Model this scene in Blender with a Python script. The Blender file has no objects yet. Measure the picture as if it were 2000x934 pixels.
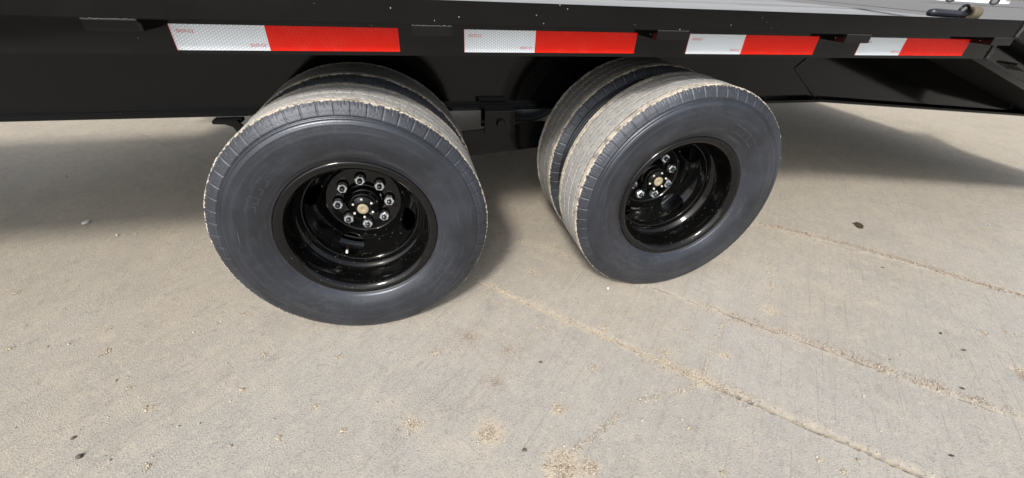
import bpy, bmesh, math, random
import numpy as np
from mathutils import Vector, Matrix
random.seed(7); rng = np.random.default_rng(11)
sc = bpy.context.scene
COL = sc.collection
PI = math.pi

# ------------------------------------------------------------------ camera, light, exposure
YAW, PITCH, ROLL, FPX = 0.2615, 0.5939, 0.0532, 777.7
fwd = Vector((math.sin(YAW)*math.cos(PITCH), math.cos(YAW)*math.cos(PITCH), -math.sin(PITCH)))
rgt0 = Vector((math.cos(YAW), -math.sin(YAW), 0)); up0 = rgt0.cross(fwd)
rgt = rgt0*math.cos(ROLL)+up0*math.sin(ROLL); upv = up0*math.cos(ROLL)-rgt0*math.sin(ROLL)
cam = bpy.data.objects.new('camera', bpy.data.cameras.new('camera')); COL.objects.link(cam)
M = Matrix((rgt, upv, -fwd)).transposed().to_4x4(); M.translation = Vector((0.1871, -1.1638, 1.0572))
cam.matrix_world = M
cam.data.sensor_width = 36; cam.data.lens = FPX/2000*36
cam.data.clip_start = 0.02; cam.data.clip_end = 500
sc.camera = cam

SUN_EL, SUN_AZ = math.radians(43), math.radians(208)          # azimuth clockwise from +y
w = bpy.data.worlds.new('World'); sc.world = w; w.use_nodes = True
nt = w.node_tree; bg = nt.nodes['Background']
sky = nt.nodes.new('ShaderNodeTexSky'); sky.sky_type = 'NISHITA'; sky.sun_disc = False
sky.sun_elevation = SUN_EL; sky.sun_rotation = SUN_AZ; sky.dust_density = 3.0; sky.air_density = 1.0; sky.ozone_density = 1.0
hs = nt.nodes.new('ShaderNodeHueSaturation'); hs.inputs['Saturation'].default_value = .38        # thin high cloud whitens the blue
nt.links.new(sky.outputs[0], hs.inputs['Color']); nt.links.new(hs.outputs[0], bg.inputs[0]); bg.inputs[1].default_value = 0.145
sl = bpy.data.lights.new('sun', 'SUN'); sl.energy = 2.3; sl.angle = math.radians(8); sl.color = (1, .94, .86)
sun = bpy.data.objects.new('sun', sl); COL.objects.link(sun)
sdir = Vector((math.sin(SUN_AZ)*math.cos(SUN_EL), math.cos(SUN_AZ)*math.cos(SUN_EL), math.sin(SUN_EL)))
sun.rotation_euler = sdir.to_track_quat('Z', 'Y').to_euler(); sun.location = sdir*20
sc.view_settings.view_transform = 'Standard'; sc.view_settings.look = 'None'
sc.view_settings.gamma = 1; sc.view_settings.use_curve_mapping = False
sc.view_settings.exposure = 0.50

SL = 0.02333; GZ = -0.003                       # the pavement falls slightly along the trailer
def gz(x): return GZ+SL*x

# ------------------------------------------------------------------ helpers
def tag(o, label=None, cat=None, group=None, kind=None):
    if label: o['label'] = label
    if cat: o['category'] = cat
    if group: o['group'] = group
    if kind: o['kind'] = kind
    return o
def link(name, me, parent=None, mat=None, loc=None, rot=None):
    o = bpy.data.objects.new(name, me); COL.objects.link(o)
    if mat and me is not None and not me.materials: me.materials.append(mat)
    if parent: o.parent = parent
    if loc is not None: o.location = loc
    if rot is not None: o.rotation_euler = rot
    return o
def empty(name, loc=(0,0,0), parent=None):
    o = bpy.data.objects.new(name, None); COL.objects.link(o); o.location = loc; o.empty_display_size = .1
    if parent: o.parent = parent
    return o
def mesh_np(name, V, Fq, smooth=False):
    me = bpy.data.meshes.new(name)
    me.from_pydata([tuple(v) for v in np.asarray(V, float)] if not isinstance(V, list) else V, [], Fq if isinstance(Fq, list) else Fq.tolist())
    if smooth: me.polygons.foreach_set('use_smooth', [True]*len(me.polygons))
    me.update(); return me
def grid_faces(n, m, wrap=True):
    i = np.arange(n if wrap else n-1)[:, None]; j = np.arange(m-1)[None, :]
    i2 = (i+1) % n
    a = i*m+j; b = i2*m+j; c = i2*m+j+1; d = i*m+j+1
    return np.stack([a, b, c, d], -1).reshape(-1, 4)
def bm_box(bm, x0, x1, y0, y1, z0, z1, bev=0.0):
    r = bmesh.ops.create_cube(bm, size=1)
    for v in r['verts']:
        v.co = Vector(((x0+x1)/2+v.co.x*(x1-x0), (y0+y1)/2+v.co.y*(y1-y0), (z0+z1)/2+v.co.z*(z1-z0)))
    if bev:
        es = list({e for v in r['verts'] for e in v.link_edges})
        bmesh.ops.bevel(bm, geom=es, offset=bev, segments=2, affect='EDGES', profile=.6)
    return r
def bm_prism(bm, poly, y0, y1):
    """poly: (x, z) outline extruded from y0 to y1"""
    a = [bm.verts.new((x, y0, z)) for x, z in poly]; b = [bm.verts.new((x, y1, z)) for x, z in poly]
    n = len(poly)
    bm.faces.new(a); bm.faces.new(b[::-1])
    for i in range(n): bm.faces.new((a[i], b[i], b[(i+1) % n], a[(i+1) % n]))
def bm_prism_x(bm, poly, x0, x1):
    """poly: (y, z) outline extruded along x"""
    a = [bm.verts.new((x0, y, z)) for y, z in poly]; b = [bm.verts.new((x1, y, z)) for y, z in poly]
    n = len(poly)
    bm.faces.new(a); bm.faces.new(b[::-1])
    for i in range(n): bm.faces.new((a[i], b[i], b[(i+1) % n], a[(i+1) % n]))
def fin(name, bm, mat=None, parent=None, loc=None, rot=None, smooth=False):
    bmesh.ops.recalc_face_normals(bm, faces=bm.faces)
    me = bpy.data.meshes.new(name); bm.to_mesh(me); bm.free()
    if smooth: me.polygons.foreach_set('use_smooth', [True]*len(me.polygons))
    return link(name, me, parent, mat, loc, rot)
def box(name, dims, mat, parent=None, bev=0.0, loc=None, rot=None):
    bm = bmesh.new(); bm_box(bm, *dims, bev=bev); return fin(name, bm, mat, parent, loc, rot)
def tube_pts(pts, r, n=10, caps=True):
    """swept tube mesh through pts; r number or list"""
    P = [Vector(p) for p in pts]; V = []; m = len(P)
    for i, p in enumerate(P):
        t = (P[min(i+1, m-1)]-P[max(i-1, 0)]).normalized()
        a = t.orthogonal().normalized() if i == 0 else (a-t*a.dot(t)).normalized()
        b = t.cross(a); rr = r[i] if isinstance(r, (list, tuple)) else r
        for k in range(n):
            q = 2*PI*k/n; V.append(p+(a*math.cos(q)+b*math.sin(q))*rr)
    Fc = [(i*n+k, i*n+(k+1) % n, (i+1)*n+(k+1) % n, (i+1)*n+k) for i in range(m-1) for k in range(n)]
    if caps: Fc += [tuple(range(n))[::-1], tuple((m-1)*n+k for k in range(n))]
    return [tuple(v) for v in V], Fc
def lathe(prof, n=96, closed=False, caps=False):
    """prof: (radius, y) turned about the y axis"""
    p = np.array(prof, float); m = len(p); t = np.arange(n)*2*PI/n
    V = np.stack([p[None, :, 0]*np.cos(t)[:, None], np.broadcast_to(p[None, :, 1], (n, m)), p[None, :, 0]*np.sin(t)[:, None]], -1).reshape(-1, 3)
    Fq = grid_faces(n, m).tolist()
    if closed: Fq += [[i*m+m-1, ((i+1) % n)*m+m-1, ((i+1) % n)*m, i*m] for i in range(n)]
    if caps: Fq += [[i*m for i in range(n)], [i*m+m-1 for i in range(n)][::-1]]
    return V, Fq
def smooth_prof(p, sub=3):
    """Catmull-Rom through the profile points"""
    p = np.array(p, float); q = np.vstack([2*p[0]-p[1], p, 2*p[-1]-p[-2]]); out = []
    for i in range(1, len(q)-2):
        for k in range(sub):
            t = k/sub; a, b, c, d = q[i-1], q[i], q[i+1], q[i+2]
            out.append(.5*((2*b)+(-a+c)*t+(2*a-5*b+4*c-d)*t*t+(-a+3*b-3*c+d)*t**3))
    out.append(p[-1]); return np.array(out)
def shell(prof, t):
    """closed outline: profile plus its offset by t"""
    p = np.array(prof, float); d = np.gradient(p, axis=0); d /= np.linalg.norm(d, axis=1)[:, None]
    nrm = np.stack([-d[:, 1], d[:, 0]], 1)
    return np.vstack([p, (p+nrm*t)[::-1]])

# ------------------------------------------------------------------ materials
class Mat:
    def __init__(s, name):
        s.m = bpy.data.materials.new(name); s.m.use_nodes = True; s.t = s.m.node_tree
        s.b = s.t.nodes['Principled BSDF']; s.co = None
    def n(s, typ, **k):
        nd = s.t.nodes.new(typ)
        for a, v in k.items(): setattr(nd, a, v)
        return nd
    def l(s, a, b): s.t.links.new(a, b)
    def obj(s):
        if s.co is None: s.co = s.n('ShaderNodeTexCoord').outputs['Object']
        return s.co
    def val(s, inp, v):
        if hasattr(v, 'is_linked') or isinstance(v, bpy.types.NodeSocket): s.l(v, inp)
        else: inp.default_value = v
    def math(s, op, a, b=0.0, c=None, clamp=False):
        nd = s.n('ShaderNodeMath', operation=op, use_clamp=clamp)
        s.val(nd.inputs[0], a); s.val(nd.inputs[1], b)
        if c is not None: s.val(nd.inputs[2], c)
        return nd.outputs[0]
    def noise(s, scale, detail=4, rough=.55, vec=None, dist=0.0):
        nd = s.n('ShaderNodeTexNoise'); nd.inputs['Scale'].default_value = scale; nd.inputs['Detail'].default_value = detail
        nd.inputs['Roughness'].default_value = rough; nd.inputs['Distortion'].default_value = dist
        s.l(vec if vec is not None else s.obj(), nd.inputs['Vector']); return nd.outputs['Fac']
    def voro(s, scale, vec=None, feature='F1', out='Distance'):
        nd = s.n('ShaderNodeTexVoronoi', feature=feature); nd.inputs['Scale'].default_value = scale
        s.l(vec if vec is not None else s.obj(), nd.inputs['Vector']); return nd.outputs[out]
    def map(s, loc=(0,0,0), rot=(0,0,0), scale=(1,1,1), vec=None):
        nd = s.n('ShaderNodeMapping'); nd.inputs['Location'].default_value = loc; nd.inputs['Rotation'].default_value = rot
        nd.inputs['Scale'].default_value = scale; s.l(vec if vec is not None else s.obj(), nd.inputs['Vector']); return nd.outputs[0]
    def ramp(s, f, a, b, ca=0.0, cb=1.0):
        nd = s.n('ShaderNodeMapRange'); nd.clamp = True
        s.val(nd.inputs['Value'], f); nd.inputs['From Min'].default_value = a; nd.inputs['From Max'].default_value = b
        nd.inputs['To Min'].default_value = ca; nd.inputs['To Max'].default_value = cb; return nd.outputs[0]
    def mix(s, f, a, b, blend='MIX'):
        nd = s.n('ShaderNodeMix', data_type='RGBA', blend_type=blend)
        s.val(nd.inputs[0], f)
        for i, v in ((6, a), (7, b)):
            if isinstance(v, (tuple, list)): nd.inputs[i].default_value = (*v, 1)
            else: s.l(v, nd.inputs[i])
        return nd.outputs[2]
    def sep(s, vec=None):
        nd = s.n('ShaderNodeSeparateXYZ'); s.l(vec if vec is not None else s.obj(), nd.inputs[0]); return nd.outputs
    def bump(s, h, strength=.3, dist=.002, prev=None):
        nd = s.n('ShaderNodeBump'); nd.inputs['Strength'].default_value = strength; nd.inputs['Distance'].default_value = dist
        s.l(h, nd.inputs['Height'])
        if prev is not None: s.l(prev, nd.inputs['Normal'])
        return nd.outputs[0]
    def set(s, col=None, rough=None, metal=None, normal=None, spec=None):
        if col is not None:
            if isinstance(col, (tuple, list)): s.b.inputs['Base Color'].default_value = (*col, 1)
            else: s.l(col, s.b.inputs['Base Color'])
        if rough is not None: s.val(s.b.inputs['Roughness'], rough)
        if metal is not None: s.val(s.b.inputs['Metallic'], metal)
        if normal is not None: s.l(normal, s.b.inputs['Normal'])
        if spec is not None: s.b.inputs['Specular IOR Level'].default_value = spec
        return s.m

def paint_mat(name, rough=.17, speck=1.0, specscale=60, dust=.35, dark=.006, spec=.42):
    k = Mat(name)
    sp = k.voro(specscale); big = k.noise(2.2, 3); fine = k.noise(9, 4)
    sel = k.math('GREATER_THAN', big, .5)
    cellr = k.n('ShaderNodeTexVoronoi'); cellr.inputs['Scale'].default_value = specscale; k.l(k.obj(), cellr.inputs['Vector'])
    cs = k.n('ShaderNodeSeparateColor'); k.l(cellr.outputs['Color'], cs.inputs[0])
    pick = k.math('GREATER_THAN', cs.outputs[0], 1-.16*speck)
    rad = k.math('MULTIPLY', cs.outputs[1], .13)
    dot = k.math('MULTIPLY', k.math('LESS_THAN', sp, rad), k.math('MULTIPLY', pick, k.math('ADD', k.math('MULTIPLY', sel, .8), .2)))
    film_or_shade = k.math('MULTIPLY', k.ramp(fine, .45, .8), .016*dust)
    base = k.mix(film_or_shade, (dark, dark, dark), (.45, .42, .36))
    col = k.mix(dot, base, (.42, .41, .38))
    r = k.math('ADD', k.ramp(fine, .3, .75, rough*.8, rough*1.35), k.math('MULTIPLY', dot, .5))
    nrm = k.bump(k.noise(11, 2), .02, .004)
    nrm = k.bump(k.noise(900, 2), .02, .0004, nrm)
    return k.set(col, r, normal=nrm, spec=spec)
PAINT = paint_mat('black_gloss_paint', .085, .7, 60, .06, .004, .28)
RAILPAINT = paint_mat('speckled_black_paint', .17, 1.6, 55, .06, .004, .22)
RIMPAINT = paint_mat('black_wheel_enamel', .09, 3.2, 150, .08, .003, .4)

k = Mat('dusty_tyre_rubber')
xyz = k.sep(); rad = k.math('SQRT', k.math('ADD', k.math('MULTIPLY', xyz[0], xyz[0]), k.math('MULTIPLY', xyz[2], xyz[2])))
ay = k.math('ABSOLUTE', xyz[1])
nz = k.noise(38, 5, .6); nf = k.noise(220, 3, .6); nb = k.noise(5.5, 5, .62); nmid = k.noise(90, 4)
ang = k.math('ARCTAN2', xyz[2], xyz[0])
cyl = k.n('ShaderNodeCombineXYZ'); k.l(k.math('MULTIPLY', ang, .39), cyl.inputs[0]); k.l(xyz[1], cyl.inputs[1]); k.l(rad, cyl.inputs[2])
streak = k.noise(1, 4, .6, vec=k.map(scale=(5, 60, 60), vec=cyl.outputs[0]))
rub = k.mix(k.ramp(nb, .38, .66), (.003, .0034, .005), (.019, .0215, .031))
rub = k.mix(k.math('MULTIPLY', k.ramp(streak, .52, .72), .4), rub, (.046, .051, .064))
rub = k.mix(k.math('MULTIPLY', k.ramp(nz, .6, .78), .35), rub, (.012, .011, .011))
film_or_shade = k.math('MULTIPLY', k.ramp(k.noise(3.2, 5, .7, vec=k.map(loc=(2, 5, 1))), .48, .7), k.ramp(nmid, .35, .65))
rub = k.mix(k.math('MULTIPLY', film_or_shade, .38), rub, (.085, .087, .095))
scr = k.noise(1, 3, .7, vec=k.map(scale=(3, 90, 240), vec=cyl.outputs[0]))
rub = k.mix(k.math('MULTIPLY', k.ramp(scr, .66, .74), .4), rub, (.13, .13, .135))
rub = k.mix(k.math('MULTIPLY', k.ramp(nf, .68, .76), .25), rub, (.2, .19, .17))
groove_ = k.ramp(rad, .3885, .3855)
edge = k.math('ADD', ay, k.math('MULTIPLY', k.math('SUBTRACT', nmid, .5), .018))
inner = k.math('GREATER_THAN', rad, .3825)
tread_m = k.math('MULTIPLY', inner, k.math('LESS_THAN', edge, .0675))
tread = k.mix(k.ramp(nz, .3, .7), (.34, .335, .32), (.50, .49, .465))
tread = k.mix(k.math('MULTIPLY', k.ramp(nf, .55, .68), .6), tread, (.12, .115, .105))
tread = k.mix(1.0, tread, k.n('ShaderNodeObjectInfo').outputs['Color'], 'MULTIPLY')      # tread tone set per tyre
groove = k.ramp(rad, .3895, .3865)
tread = k.mix(k.math('MULTIPLY', groove, .95), tread, (.022, .02, .018))
sand_m = k.math('MULTIPLY', k.math('MULTIPLY', k.math('GREATER_THAN', edge, .0675), k.math('LESS_THAN', edge, .0895)), k.math('MULTIPLY', k.math('GREATER_THAN', rad, .3835), k.ramp(k.noise(26, 4, .7, vec=k.map(loc=(6, 1, 2))), .36, .52, .35, 1)))
sandc = k.mix(k.ramp(nf, .3, .7), (.36, .315, .25), (.66, .60, .50))
sandc = k.mix(k.math('MULTIPLY', groove_, .85), sandc, (.05, .045, .04))
dusty = k.math('MULTIPLY', k.ramp(rad, .352, .39), k.math('MULTIPLY', k.ramp(nmid, .5, .75), .16))
col = k.mix(dusty, rub, (.17, .16, .15))
col = k.mix(tread_m, col, tread); col = k.mix(sand_m, col, sandc)
rough = k.math('ADD', k.math('ADD', k.ramp(nb, .3, .7, .42, .28), k.math('MULTIPLY', k.ramp(rad, .355, .36), .2)), k.math('MULTIPLY', k.math('MAXIMUM', tread_m, sand_m), .45))
nrm = k.bump(nf, .22, .0012); nrm = k.bump(k.noise(16, 3), .12, .004, nrm)
k.b.inputs['Specular Tint'].default_value = (.84, .90, 1.0, 1)          # blue sky sheen put into the specular tint
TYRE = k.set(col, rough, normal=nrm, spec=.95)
k = Mat('raised_rubber'); n1 = k.noise(25, 4); RUBTXT = k.set(k.mix(n1, (.025, .026, .031), (.08, .082, .09)), .45)

k = Mat('zinc_steel'); n1 = k.noise(160, 3)
ZINC = k.set(k.mix(n1, (.72, .76, .8), (.88, .9, .92)), k.ramp(n1, .3, .7, .16, .3), .75)
k = Mat('blued_steel'); STUD = k.set((.10, .12, .14), .3, .9)
k = Mat('white_screw_head'); SCREW = k.set((.75, .73, .68), .4)
k = Mat('amber_oil_window'); n1 = k.noise(70, 3)
WINDOW = k.set(k.mix(n1, (.30, .245, .14), (.46, .40, .28)), .3)
k = Mat('brass'); BRASS = k.set((.75, .48, .14), .3, 1.0)
k = Mat('white_plastic'); WPLAST = k.set((.8, .8, .78), .4)
k = Mat('drum_iron'); DRUM = k.set((.02, .02, .02), .5)

def tape_mat(name, a, b, sc_=190, spec=.5):
    k = Mat(name); lines = None
    xyz = k.sep(); hs = []
    for q in (0, 60, 120):
        c, s_ = math.cos(math.radians(q)), math.sin(math.radians(q))
        p = k.math('ADD', k.math('MULTIPLY', xyz[0], c*sc_), k.math('MULTIPLY', xyz[2], s_*sc_))
        f = k.math('ABSOLUTE', k.math('SUBTRACT', k.math('FRACT', p), .5))
        hs.append(f)
    mx = k.math('MAXIMUM', k.math('MAXIMUM', hs[0], hs[1]), hs[2])
    line = k.ramp(mx, .38, .47)
    blot = k.noise(30, 3)
    col = k.mix(line, a, b); col = k.mix(k.math('MULTIPLY', k.ramp(blot, .5, .8), .12 if a[2] > .2 else .03), col, (.5, .46, .4))
    return k.set(col, k.ramp(line, 0, 1, .22, .3), normal=k.bump(line, .25, .0006), spec=spec)
TAPEW = tape_mat('white_prismatic_tape', (.50, .55, .60), (.88, .92, .95))
TAPER = tape_mat('red_prismatic_tape', (.62, .007, .002), (.78, .026, .010), spec=.15)
k = Mat('red_ink'); REDINK = k.set((.62, .05, .04), .5)

def concrete_mat():
    k = Mat('broomed_concrete')
    uv = k.map(rot=(0, 0, -PI/4))                                     # x = along the broom strokes
    broom = k.noise(1, 3, .6, vec=k.map(scale=(5, 190, 1), vec=uv)); broom2 = k.noise(1, 2, .5, vec=k.map(scale=(2, 60, 1), vec=uv))
    patch = k.noise(1.1, 4, .6); mott = k.noise(9, 5, .65); grit = k.noise(210, 2, .6); fine = k.noise(480, 2, .7)
    speck = k.voro(95); pit = k.voro(42)
    vcol = k.n('ShaderNodeTexVoronoi'); vcol.inputs['Scale'].default_value = 95; k.l(k.obj(), vcol.inputs['Vector'])
    cs = k.n('ShaderNodeSeparateColor'); k.l(vcol.outputs['Color'], cs.inputs[0])
    col = k.mix(k.ramp(patch, .3, .7), (.345, .33, .298), (.395, .383, .36))
    col = k.mix(k.math('MULTIPLY', k.ramp(mott, .45, .75), .6), col, (.455, .42, .36))
    col = k.mix(k.math('MULTIPLY', k.ramp(grit, .52, .7), .62), col, (.19, .178, .158))
    col = k.mix(k.math('MULTIPLY', k.ramp(fine, .55, .68), .6), col, (.60, .55, .47))
    col = k.mix(k.math('MULTIPLY', k.ramp(k.noise(38, 4, .65, vec=k.map(loc=(5, 2, 0))), .52, .68), .45), col, (.50, .455, .38))
    col = k.mix(k.math('MULTIPLY', k.ramp(k.noise(26, 4, .7, vec=k.map(loc=(1, 7, 0))), .56, .72), .4), col, (.22, .205, .185))
    dpos = k.sep(); film_or_shade = k.ramp(k.math('ADD', dpos[1], k.math('MULTIPLY', k.math('SUBTRACT', k.noise(1.6, 4, .6, vec=k.map(loc=(8, 3, 0))), .5), 1.6)), -.6, .75, 0, .9)
    col = k.mix(film_or_shade, col, k.mix(1.0, col, (1.02, .955, .85), 'MULTIPLY'))  # warm shade tone put into the concrete colour towards and under the trailer
    bm_ = k.math('MULTIPLY', k.ramp(broom, .5, .7), k.ramp(broom2, .38, .62))
    col = k.mix(k.math('MULTIPLY', bm_, .34), col, (.235, .225, .205))
    light = k.math('MULTIPLY', k.math('LESS_THAN', speck, k.math('MULTIPLY', cs.outputs[0], .22)), k.math('GREATER_THAN', cs.outputs[1], .72))
    col = k.mix(k.math('MULTIPLY', light, .7), col, (.62, .55, .44))
    dark = k.math('MULTIPLY', k.math('LESS_THAN', speck, k.math('MULTIPLY', cs.outputs[0], .15)), k.math('LESS_THAN', cs.outputs[1], .06))
    col = k.mix(k.math('MULTIPLY', dark, .8), col, (.07, .062, .055))
    # sandy dust lying along the joint and the old tyre tracks
    U = k.sep(uv)[0]; V = k.math('MULTIPLY', k.sep(uv)[1], -1.0)
    wob = k.math('MULTIPLY', k.math('SUBTRACT', k.noise(6, 4, .6), .5), .06)
    Uw = k.math('ADD', U, wob)
    dust = None
    for u0, hw, amt in ((.322, .022, .85), (.672, .03, .55), (1.455, .03, .55), (-.27, .07, .25), (1.05, .04, .2)):
        m = k.math('MULTIPLY', k.ramp(k.math('ABSOLUTE', k.math('SUBTRACT', Uw, u0)), hw, 0), k.math('MULTIPLY', k.math('GREATER_THAN', V, .22), amt))
        dust = m if dust is None else k.math('MAXIMUM', dust, m)
    dust = k.math('MULTIPLY', dust, k.ramp(k.noise(45, 4, .65), .36, .62))
    col = k.mix(dust, col, (.58, .51, .41))
    for u0, v0, v1 in ((.668, .55, 3.0), (1.452, .9, 2.6)):
        ln = k.math('LESS_THAN', k.math('ABSOLUTE', k.math('SUBTRACT', k.math('ADD', U, k.math('MULTIPLY', k.math('SUBTRACT', k.noise(22, 4, .7), .5), .022)), u0)), .0032)
        ln = k.math('MULTIPLY', ln, k.math('MULTIPLY', k.math('GREATER_THAN', V, v0), k.math('LESS_THAN', V, v1)))
        col = k.mix(k.math('MULTIPLY', ln, k.ramp(k.noise(11, 3), .45, .6, 0, .7)), col, (.15, .12, .09))
    # dusty haloes round the bigger sand spills
    pos = k.sep(); halo = None
    wx = k.math('ADD', pos[0], k.math('MULTIPLY', k.math('SUBTRACT', k.noise(30, 3), .5), .05)); wy = k.math('ADD', pos[1], k.math('MULTIPLY', k.math('SUBTRACT', k.noise(33, 3, vec=k.map(loc=(4, 4, 0))), .5), .05))
    for cx, cy, r, am in ((.31, -.569, .055, .9), (.478, -.704, .07, .9), (.548, -.719, .035, .8), (.518, -.545, .03, .5), (.106, -.504, .035, .7), (1.443, -.326, .04, .6), (.991, -.547, .05, .5), (2.042, -.742, .03, .7), (1.125, -.475, .025, .6), (-.87, .03, .03, .5), (-.618, -.288, .02, .6), (-.162, -.384, .02, .6)):
        dx = k.math('SUBTRACT', wx, cx); dy = k.math('SUBTRACT', wy, cy)
        d_ = k.math('SQRT', k.math('ADD', k.math('MULTIPLY', dx, dx), k.math('MULTIPLY', dy, dy)))
        m = k.ramp(d_, r, r*.55, 0, am); halo = m if halo is None else k.math('MAXIMUM', halo, m)
    col = k.mix(k.math('MULTIPLY', halo, k.ramp(k.noise(60, 4, .65), .3, .6)), col, (.57, .49, .38))
    # dark scuffed patches
    wear = k.math('MULTIPLY', k.ramp(k.noise(2.6, 4, .6, vec=k.map(loc=(3.1, 1.7, 0))), .54, .72), k.ramp(grit, .35, .65))
    col = k.mix(k.math('MULTIPLY', wear, .3), col, (.20, .185, .165))
    h = k.math('ADD', k.math('MULTIPLY', grit, .8), k.math('ADD', k.math('MULTIPLY', fine, .5), k.math('MULTIPLY', bm_, -.45)))
    h = k.math('SUBTRACT', h, k.math('MULTIPLY', k.ramp(pit, .10, .02), .8))
    return k.set(col, .9, normal=k.bump(h, .8, .003), spec=.25)
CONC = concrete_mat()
k = Mat('sand'); oi = k.n('ShaderNodeNewGeometry').outputs['Random Per Island']
SAND = k.set(k.mix(k.ramp(oi, 0, 1), (.26, .205, .145), (.66, .60, .50)), .95, spec=.2)
k = Mat('compacted_sand'); n1 = k.noise(300, 4); SANDBED = k.set(k.mix(n1, (.36, .29, .2), (.58, .5, .38)), .95, normal=k.bump(n1, .6, .002), spec=.2)
k = Mat('pale_stone'); oi = k.n('ShaderNodeObjectInfo').outputs['Random']; STONE = k.set(k.mix(oi, (.33, .29, .23), (.60, .55, .47)), .85)
k = Mat('dark_stone'); DSTONE = k.set((.10, .085, .07), .85)
k = Mat('white_stone'); WSTONE = k.set((.68, .68, .66), .7)
k = Mat('dry_leaf'); LEAF = k.set((.05, .042, .035), .8)
k = Mat('damp_oil'); OIL = k.set((.065, .05, .03), .45)
k = Mat('clear_scrap'); SCRAP = k.set((.62, .66, .7), .3)
k = Mat('weathered_deck'); n1 = k.noise(1, 5, .65, vec=k.map(scale=(2.2, 90, 30))); n2 = k.noise(3, 4); oi = k.n('ShaderNodeObjectInfo').outputs['Random']
c = k.mix(k.ramp(n1, .35, .68), (.075, .074, .072), (.36, .357, .35)); c = k.mix(k.ramp(n2, .4, .8, 0, .4), c, (.2, .17, .13))
DECK = k.set(k.mix(k.math('MULTIPLY', oi, .35), c, (.42, .42, .42)), .42, normal=k.bump(n1, .3, .002))
k = Mat('dull_underside'); UNDER = k.set((.008, .008, .008), .85, spec=.15)
k = Mat('tan_webbing'); xyz = k.sep(); wv = k.math('FRACT', k.math('MULTIPLY', xyz[1], 260)); WEB = k.set(k.mix(wv, (.085, .072, .045), (.13, .11, .07)), .8)
k = Mat('dark_webbing'); WEBD = k.set((.012, .012, .016), .6)
k = Mat('white_car_paint'); WCAR = k.set((.78, .8, .82), .3)
k = Mat('black_rubber_plain'); BRUB = k.set((.03, .03, .03), .7)
k = Mat('dark_trim'); TRIM = k.set((.018, .019, .026), .35)
k = Mat('weld_bead'); n1 = k.noise(240, 3); WELD = k.set((.03, .03, .03), .35, normal=k.bump(n1, .7, .003))

# ------------------------------------------------------------------ the pavement: slabs split at a diagonal joint
S2 = math.sqrt(.5)
def uvw(u, v): return ((u+v)*S2, (u-v)*S2)                   # u across the joint, v along it
pave = tag(empty('pavement'), kind='structure')
def slab(poly, name='slab'):
    bm = bmesh.new(); top = []; bot = []
    for x, y in poly:
        top.append(bm.verts.new((x, y, gz(x)))); bot.append(bm.verts.new((x, y, gz(x)-.15)))
    bm.faces.new(top); n = len(poly)
    for i in range(n): bm.faces.new((top[i], top[(i+1) % n], bot[(i+1) % n], bot[i]))
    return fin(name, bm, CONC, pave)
J = .313
def joint_edge(side, v0=-14, v1=14):
    pts = []; v = v0
    r = random.Random(3+side)
    while v < v1:
        hw = .0006 if v < .25 else (.0028 if v < 1.15 else .0054)
        pts.append(uvw(J+side*(hw+r.uniform(0, hw*.9))+.0022*math.sin(v*9)+.0015*math.sin(v*31), v))
        v += .012 if -.2 < v < 2.6 else 1.0
    return pts
e0, e1 = joint_edge(-1), joint_edge(1)
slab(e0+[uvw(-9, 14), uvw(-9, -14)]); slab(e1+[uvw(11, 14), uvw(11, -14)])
bm = bmesh.new(); q = [uvw(J-.02, -14), uvw(J+.02, -14), uvw(J+.02, 14), uvw(J-.02, 14)]
# the joint is packed with sand near the wheel and stands open further out
def bed(v): return -.0015 if v < 1.12 else -.02
prev = None
for v in np.arange(-2, 4, .02):
    cur = [bm.verts.new((*uvw(J+s*.011, v), gz((J+v)*S2)+bed(v)-.001*random.random())) for s in (-1, 1)]
    if prev: bm.faces.new((prev[0], prev[1], cur[1], cur[0]))
    prev = cur
fin('joint_filler', bm, SANDBED, pave)

# loose sand and grit: real grains, past counting
YZ = gz(9)
bm = bmesh.new(); vs = [bm.verts.new(p) for p in ((-60, 60, -1.1), (-60, 9.5, -.6), (6, 9.5, YZ-.12), (9.2, -6, YZ-.02), (9.2, -40, YZ), (160, -40, YZ), (160, 160, YZ), (-20, 160, YZ-.3))]
bm.faces.new(vs); k = Mat('grey_gravel'); gv = k.noise(14, 5, .7); g2 = k.noise(.35, 4)
GRAVEL = k.set(k.mix(gv, k.mix(g2, (.10, .10, .10), (.17, .168, .165)), (.24, .24, .24)), .95, spec=.1, normal=k.bump(gv, .4, .02))
tag(fin('gravel_yard', bm, GRAVEL), kind='structure')
oct_v = np.array([(1,0,0),(-1,0,0),(0,1,0),(0,-1,0),(0,0,1),(0,0,-.6)], float)
oct_f = np.array([(0,2,4),(2,1,4),(1,3,4),(3,0,4),(2,0,5),(1,2,5),(3,1,5),(0,3,5)])
GR = []
def grain(x, y, r): GR.append((x, y, r))
def sprinkle_line(pts, dens, width, r0, r1, skew=0):
    for (xa, ya), (xb, yb) in zip(pts[:-1], pts[1:]):
        L = math.hypot(xb-xa, yb-ya); nx, ny = -(yb-ya)/L, (xb-xa)/L
        for _ in range(int(L*dens)):
            t = random.random(); o = random.gauss(skew*width, width)
            clump = .5+.5*math.sin(37*(xa+t*(xb-xa))+13*(ya+t*(yb-ya)))*math.sin(91*(xa+t*(xb-xa)))
            if random.random() > .25+.75*clump: continue
            grain(xa+t*(xb-xa)+nx*o, ya+t*(yb-ya)+ny*o, random.uniform(r0, r1)*(1 if random.random() < .93 else 1.8))
L1 = [uvw(J+.004*math.sin(v*5), v) for v in np.arange(.28, 2.4, .08)]
sprinkle_line(L1[:12], 2600, .010, .0010, .0022, .5)
sprinkle_line(L1[8:13], 3800, .017, .0010, .0024, .3)
sprinkle_line(L1[11:], 900, .014, .0009, .002, 1.2)
sprinkle_line([(.49,.413),(.612,.331),(.789,.183)], 900, .012, .0010, .002)
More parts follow.
